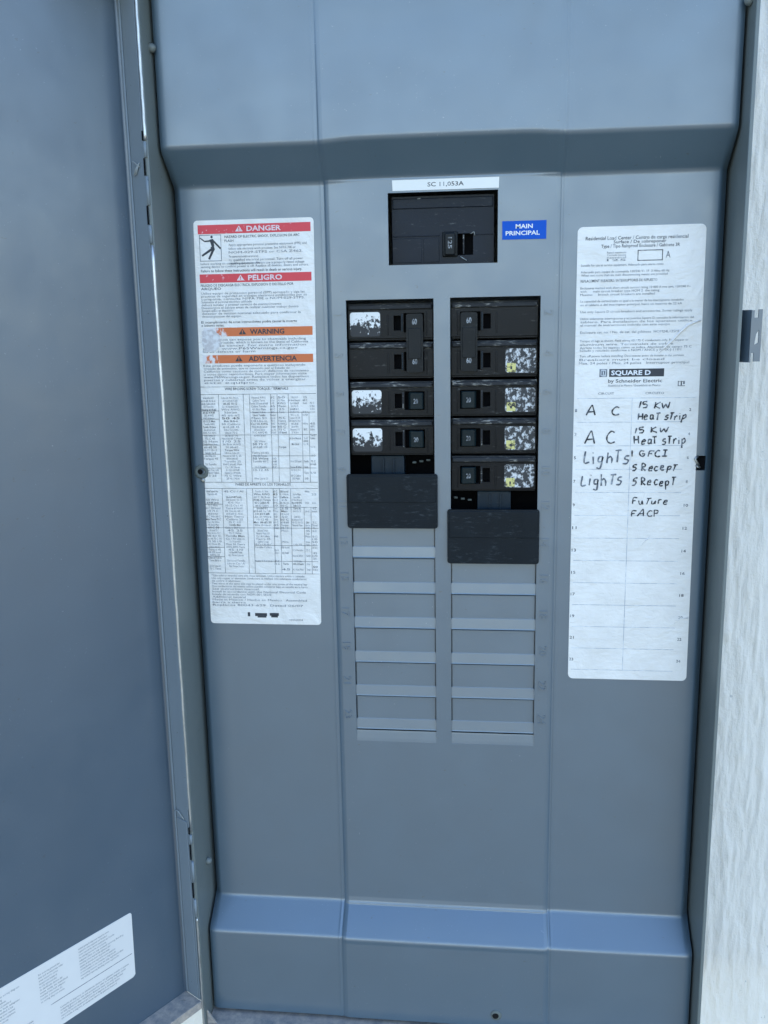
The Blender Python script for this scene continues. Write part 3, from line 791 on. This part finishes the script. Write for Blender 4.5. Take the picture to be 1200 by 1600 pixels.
# cobwebs on the hinge
w_ = MB()
for pts in ([(.02, .50, 10.2), (.06, .38, 10.05), (.06, .30, 9.9)], [(.03, .5, 10.1), (.07, .3, 10.25)], [(.04, .45, 10.12), (.05, .36, 9.92)], [(.03, .5, -7.3), (.06, .3, -7.1), (.06, .15, -7.12)]):
    w_ = MB(); w_.tube([D(*p) for p in pts], .016, 5); part(w_, 'cobweb', m_web, door)

# instruction sticker on the door
ds = MB()
for p in (1,):
    Pq = [(1.69, -11.50), (1.66, -11.47), (1.63, -9.62), (1.65, -9.57), (1.70, -9.55), (9.0, -9.50), (9.0, -11.60), (1.74, -11.53)]
    A = [ds.bm.verts.new(D(u, .012, z)*S) for u, z in Pq]; B = [ds.bm.verts.new(D(u, 0.0, z)*S) for u, z in Pq]
    ds.bm.faces.new(A); n = len(Pq)
    for i in range(n): ds.bm.faces.new((A[i], B[i], B[(i+1) % n], A[(i+1) % n]))
ds = part(ds, 'instruction_label', m_paper, door)
dt = []
def T2(u, z, wd, h, s_): dt.append((u, z, wd, h, s_))
rn = random.Random(3)
blocks = [(3.25, -9.72, 1.45, 12, .62), (4.25, -9.80, .75, 9, 0), (6.1, -9.80, 1.2, 10, 0), (8.2, -9.8, 1.4, 12, 0)]
src = 'For ordering ground bar kits and accessories refer to wiring diagram inside enclosure Cover mounting screws must be fully tightened after installation Remove twist outs only as needed Use hub adapter plate on top endwall opening Bonding screw required for service equipment use Consulte el diagrama de alambrado dentro del gabinete Instale el puente de union suministrado'.split()
def words_(n):
    i = rn.randrange(len(src)-n); return ' '.join(src[i:i+n])
for i in range(11): T2(3.30, -9.74-i*.088, 1.42*rn.uniform(.55, 1), .052, words_(7))
for i in range(10): T2(4.45, -9.80-i*.088, .80*rn.uniform(.6, 1), .052, words_(4))
for i in range(9): T2(6.0, -9.78-i*.088, 1.1*rn.uniform(.5, 1), .052, words_(5))
for i in range(5): T2(3.95, -11.06-i*.085, 2.1*(1-.05*i), .052, words_(11))
for i in range(5): T2(6.2, -10.95-i*.085, 1.5, .052, words_(8))
tm = MB()
for (u, z, wd, h, s_) in dt:
    V, F, w0 = glyphs(s_, .0, .0); sc = h/.70; sx = wd/max(w0, .001)
    vs = [tm.bm.verts.new(D(u - vx*sx, .0145, z + vy*sc)*S) for vx, vy, _ in V]
    for f in F:
        try: tm.bm.faces.new([vs[i] for i in f])
        except ValueError: pass
part(tm, 'printed_text', m_inkgrey, ds, recalc=False)
tm = MB()
for z in (-10.78,):
    vs = [tm.bm.verts.new(D(u, .014, zz)*S) for u, zz in ((1.72, z), (4.2, z-.01), (4.2, z-.028), (1.72, z-.018))]; tm.bm.faces.new(vs)
part(tm, 'printed_line', m_inkgrey, ds, recalc=False)

# ================================================================== BREAKERS
PW = 2.20
def holes_plate(m, x0, x1, z0, z1, y0, y1, holes, mi=0):
    X = sorted({x0, x1} | {h[0] for h in holes} | {h[1] for h in holes}); Z = sorted({z0, z1} | {h[2] for h in holes} | {h[3] for h in holes})
    for i in range(len(X)-1):
        for j in range(len(Z)-1):
            cx, cz = (X[i]+X[i+1])/2, (Z[j]+Z[j+1])/2
            if not any(h[0] < cx < h[1] and h[2] < cz < h[3] for h in holes):
                m.face([(X[i], y0, Z[j]), (X[i+1], y0, Z[j]), (X[i+1], y0, Z[j+1]), (X[i], y0, Z[j+1])], mi)
    for (a, b_, c_, d_) in list(holes) + [(x0, x1, z0, z1)]:
        m.face([(a, y0, c_), (a, y1, c_), (a, y1, d_), (a, y0, d_)], mi); m.face([(b_, y0, c_), (b_, y1, c_), (b_, y1, d_), (b_, y0, d_)], mi)
        m.face([(a, y0, c_), (b_, y0, c_), (b_, y1, c_), (a, y1, c_)], mi); m.face([(a, y0, d_), (b_, y0, d_), (b_, y1, d_), (a, y1, d_)], mi)
def breaker(name, poles, mir, amp, labels, yellow, label, loc, group, hmat):
    """local frame: x 0..PW across, z downwards from 0, face at y = 0"""
    t = thing(name, label, 'circuit breaker', loc, group)
    fx = (lambda x: PW-x) if mir else (lambda x: x)
    def bx(m, x0, x1, y0, y1, z0, z1, mi=0, bev=0): m.box((fx(x0), y0, z0), (fx(x1), y1, z1), mi, bev)
    for p in range(poles):
        zt = -p*.99
        m = MB()
        hs = [tuple(sorted((fx(1.19), fx(1.38)))) + (zt-.71, zt-.33), tuple(sorted((fx(1.45), fx(1.98)))) + (zt-.76, zt-.27)]
        holes_plate(m, 0, PW, zt-.90, zt-.19, 0, .26, hs)
        bx(m, 0, PW, .30, 2.4, zt-.965, zt-.02)
        bx(m, 0, PW, .05, .30, zt-.955, zt-.905, 0, .01)
        bx(m, 1.02, 1.06, -.018, .01, zt-.82, zt-.30, 0, .008)
        bx(m, 2.03, 2.06, -.018, .01, zt-.85, zt-.24, 0, .008)
        m.build('body', [m_black], t)
        m = MB(); bx(m, .02, PW-.02, -.035, .26, zt-.165, zt-.055, 0, .022); bx(m, .0, PW, .06, .26, zt-.20, zt-.02)
        m.build('ridge', [m_dustedge], t)
        m = MB(); bx(m, 1.17, 2.0, .22, .29, zt-.8, zt-.25); m.build('slot_floor', [m_cav], t)
        m = MB(); bx(m, 1.395, 1.43, -.03, .2, zt-.74, zt-.29, 0, .008); m.build('rib', [m_base if hmat is m_handle else m_dustedge], t)
        # rocker handle: wedge standing out of its slot
        m = MB(); xa, xb = 1.56, 1.95
        pr = [(xa, .2), (xa, -.07), (xa+.05, -.13), (xb-.04, -.16), (xb, -.12), (xb, .2)]
        Z0, Z1 = zt-.73, zt-.30
        A = [m.bm.verts.new(Vector((fx(x), y, Z0))*S) for x, y in pr]; B = [m.bm.verts.new(Vector((fx(x), y, Z1))*S) for x, y in pr]
        m.bm.faces.new(A); m.bm.faces.new(B[::-1])
        for i in range(len(pr)-1): m.bm.faces.new((A[i], A[i+1], B[i+1], B[i]))
        bmesh.ops.bevel(m.bm, geom=[e for e in m.bm.edges], offset=.012*S, segments=1, affect='EDGES')
        m.build('handle', [hmat], t)
        if poles == 1:
            m = MB(); m.text(amp, fx(1.755), zt-.58, .125, -.168, width=.12, align='C', bold=.02); m.build('amp_number', [m_amp], t, recalc=False)
        if labels[p]:
            a, b_ = (.05, .84) if not mir else (.03, .81)
            x0_, x1_ = sorted((fx(a), fx(b_)))
            ox, oz = (x0_+x1_)/2, zt-.27
            P = rounded(x0_, x1_, zt-.85, zt-.23, .07)
            m = MB(); m.slab(P, -.006, .004); s_ = m.build('test_sticker', [m_stL if not mir else m_stR], t, (ox, 0, zt-.54)); s_.location = Vector((ox, 0, zt-.54))*S
            if yellow:
                m = MB(); m.rect(x0_+.04, x0_+.27, zt-.83, zt-.60, -.009); yy = m.build('yellow_mark', [m_stY], s_, (ox, 0, zt-.54), recalc=False)
                m = MB(); m.rect(x0_+.13, x0_+.175, zt-.76, zt-.69, -.0105); yy = m.build('dark_square', [m_ink], s_, (ox, 0, zt-.54), recalc=False)
    if poles == 2:
        m = MB(); xa, xb = 1.53, 1.96
        x0_, x1_ = sorted((fx(xa), fx(xb)))
        P = rounded(x0_, x1_, -1.78, -.29, .06); m.slab(P, -.17, -.10); bx(m, xa+.05, xb-.05, -.20, -.16, -1.44, -.66, 0, .012)
        bx(m, xa+.02, xb-.02, -.10, .1, -1.3, -.75)
        tie = m.build('handle_tie', [hmat], t)
        for z in (-.56, -1.57):
            m = MB(); m.text(amp, (x0_+x1_)/2, z, .14, -.176, width=.13, align='C', bold=.03); m.build('amp_number', [m_amp], t, recalc=False)
    return t
YF = .14
GL, GR = 'single pole breakers in the left column', 'single pole breakers in the right column'
breaker('circuit_breaker', 2, False, '60', (True, False), False, 'two-pole black breaker at the top of the left column, white sticker at its upper left', (-2.45, YF, 6.79), None, m_handle)
b1 = breaker('circuit_breaker', 1, False, '20', (True,), False, 'upper single pole black breaker in the left column, just below the two-pole breaker', (-2.45, YF, 4.78), GL, m_handle2)
b2 = copy_tree(b1); b2.location.z = 3.77*S; b2['label'] = 'lowest black breaker in the left column, just above the left filler plate'
breaker('circuit_breaker', 2, True, '60', (False, True), True, 'two-pole black breaker at the top of the right column, flaked sticker on its lower pole', (.235, YF, 6.80), None, m_handle)
b3 = breaker('circuit_breaker', 1, True, '20', (True,), True, 'single pole breaker in the right column directly under the two-pole breaker', (.235, YF, 4.80), GR, m_handle2)
b4 = copy_tree(b3); b4.location.z = 3.80*S; b4['label'] = 'middle single pole breaker of the three in the right column'
b5 = copy_tree(b3); b5.location.z = 2.80*S; b5['label'] = 'lowest breaker in the right column, just above the right filler plate'

# main breaker
mbk = thing('main_breaker', 'wide black main breaker in the top opening, below the white rating tape', 'circuit breaker', (-1.27, .25, 9.40))
m = MB(); 
holes_plate(m, 0, 2.58, -1.67, 0, 0, .3, [(1.48, 2.06, -1.46, -.93)])
m.box((0, .35, -1.67), (2.58, 2.3, 0)); m.box((0.02, -.03, -.30), (2.56, .02, -.05), 0, .02)
m.box((0.02, -.02, -.98), (1.22, .02, -.955), 0, .008); m.box((2.1, -.02, -.98), (2.56, .02, -.955), 0, .008)
m.box((.0, -.012, -1.62), (.75, .02, -1.02), 0, .01); m.box((.80, -.012, -1.62), (1.2, .02, -1.02), 0, .01)
m.build('body', [plastic('blue black plastic', (.006, .010, .018), (.3, .31, .3), .5)], mbk)
m = MB(); m.box((1.26, .25, -1.5), (2.1, .34, -.9)); m.build('slot_floor', [m_cav], mbk)
m = MB(); m.box((1.34, -.20, -1.47), (1.61, .15, -.92), 0, .035); m.box((1.28, -.06, -1.50), (1.67, .02, -.88), 0, .03); m.build('handle', [m_handle], mbk)
m = MB(); m.box((1.80, -.05, -1.44), (1.835, .2, -.95), 0, .008); m.build('rib', [m_dustedge], mbk)
m = MB(); m.text('125', 1.43, -1.03, .10, -.206, width=.28, rot=-math.pi/2, bold=.02); m.build('amp_number', [m_amp], mbk, recalc=False)
for P in ([(2.0, -.03, -.95), (2.08, -.06, -.90), (2.10, -.03, -.99)], [(1.74, -.04, -1.50), (1.80, -.07, -1.54), (1.90, -.06, -1.60)], [(.66, -.05, -.07), (.74, -.05, -.05)]):
    m = MB(); m.tube(P, .012, 5); m.build('cobweb', [m_web], mbk)

# bus base seen under the lowest breakers
for x0, zt, flip in ((-2.47, 2.80, 1), (.21, 1.83, -1)):
    m = MB(); xa = x0+(.52 if flip == 1 else .70)
    m.box((xa, .35, zt-1.6), (xa+.90, .9, zt-.02), 0, .03)
    m.box((xa+.32, .30, zt-1.5), (xa+.36, .36, zt-.1)); m.box((xa+.60, .30, zt-1.5), (xa+.64, .36, zt-.1))
    o = part(m, 'breaker_base', m_base)
    m = MB(); m.box((x0-.3, 1.1, zt-2.2), (x0+2.6, 1.2, zt+.4)); part(m, 'bus_pan', m_cav)
    m = MB(); xb = x0+1.62 if flip == 1 else x0+.06
    for i in range(3): m.box((xb+i*.19, .55, zt-.27+.03*i*flip), (xb+.11+i*.19, .62, zt-.215+.03*i*flip), 0, .02)
    part(m, 'bus_stab', m_olive)
    
# filler plates
for n_, (x0, x1, z0, z1, lab) in enumerate(((-2.565, -.135, .875, 2.345, 'charcoal blank filler plate over the foot of the left breaker column'), (.12, 2.545, -.08, 1.395, 'charcoal blank filler plate over the foot of the right breaker column'))):
    t = thing('filler_plate', lab, 'filler plate', (x0, -.06, z0), 'blank filler plates')
    W_, H_ = x1-x0, z1-z0
    m = MB()
    P = []
    for x, z in rounded(0, W_, 0, H_, .07): P.append((x, z))
    # side notches at mid height
    L_ = [p for p in P]
    m.slab(P, -.085, .0)
    es = [e for e in m.bm.edges if abs(e.verts[0].co.y+.085*S) < 1e-6 and abs(e.verts[1].co.y+.085*S) < 1e-6]
    r = bmesh.ops.bevel(m.bm, geom=es, offset=.025*S, segments=2, affect='EDGES')
    m.build('plate', [m_fill], t)
    m = MB(); m.box((.05, -.105, H_*.485), (W_-.05, -.08, H_-.04), 0, .014); m.build('raised_field', [m_fill], t)
    m = MB(); m.box((.3, -.0, .2), (.5, .5, H_-.2)); m.build('clip', [m_fill], t); m = MB(); m.box((W_-.5, 0, .2), (W_-.3, .5, H_-.2)); m.build('clip', [m_fill], t)

for o in COL.objects:
    if o.name.split('.')[0] in ('printed_text', 'table_lines', 'ruled_lines', 'handwriting'): o['kind'] = 'stuff'
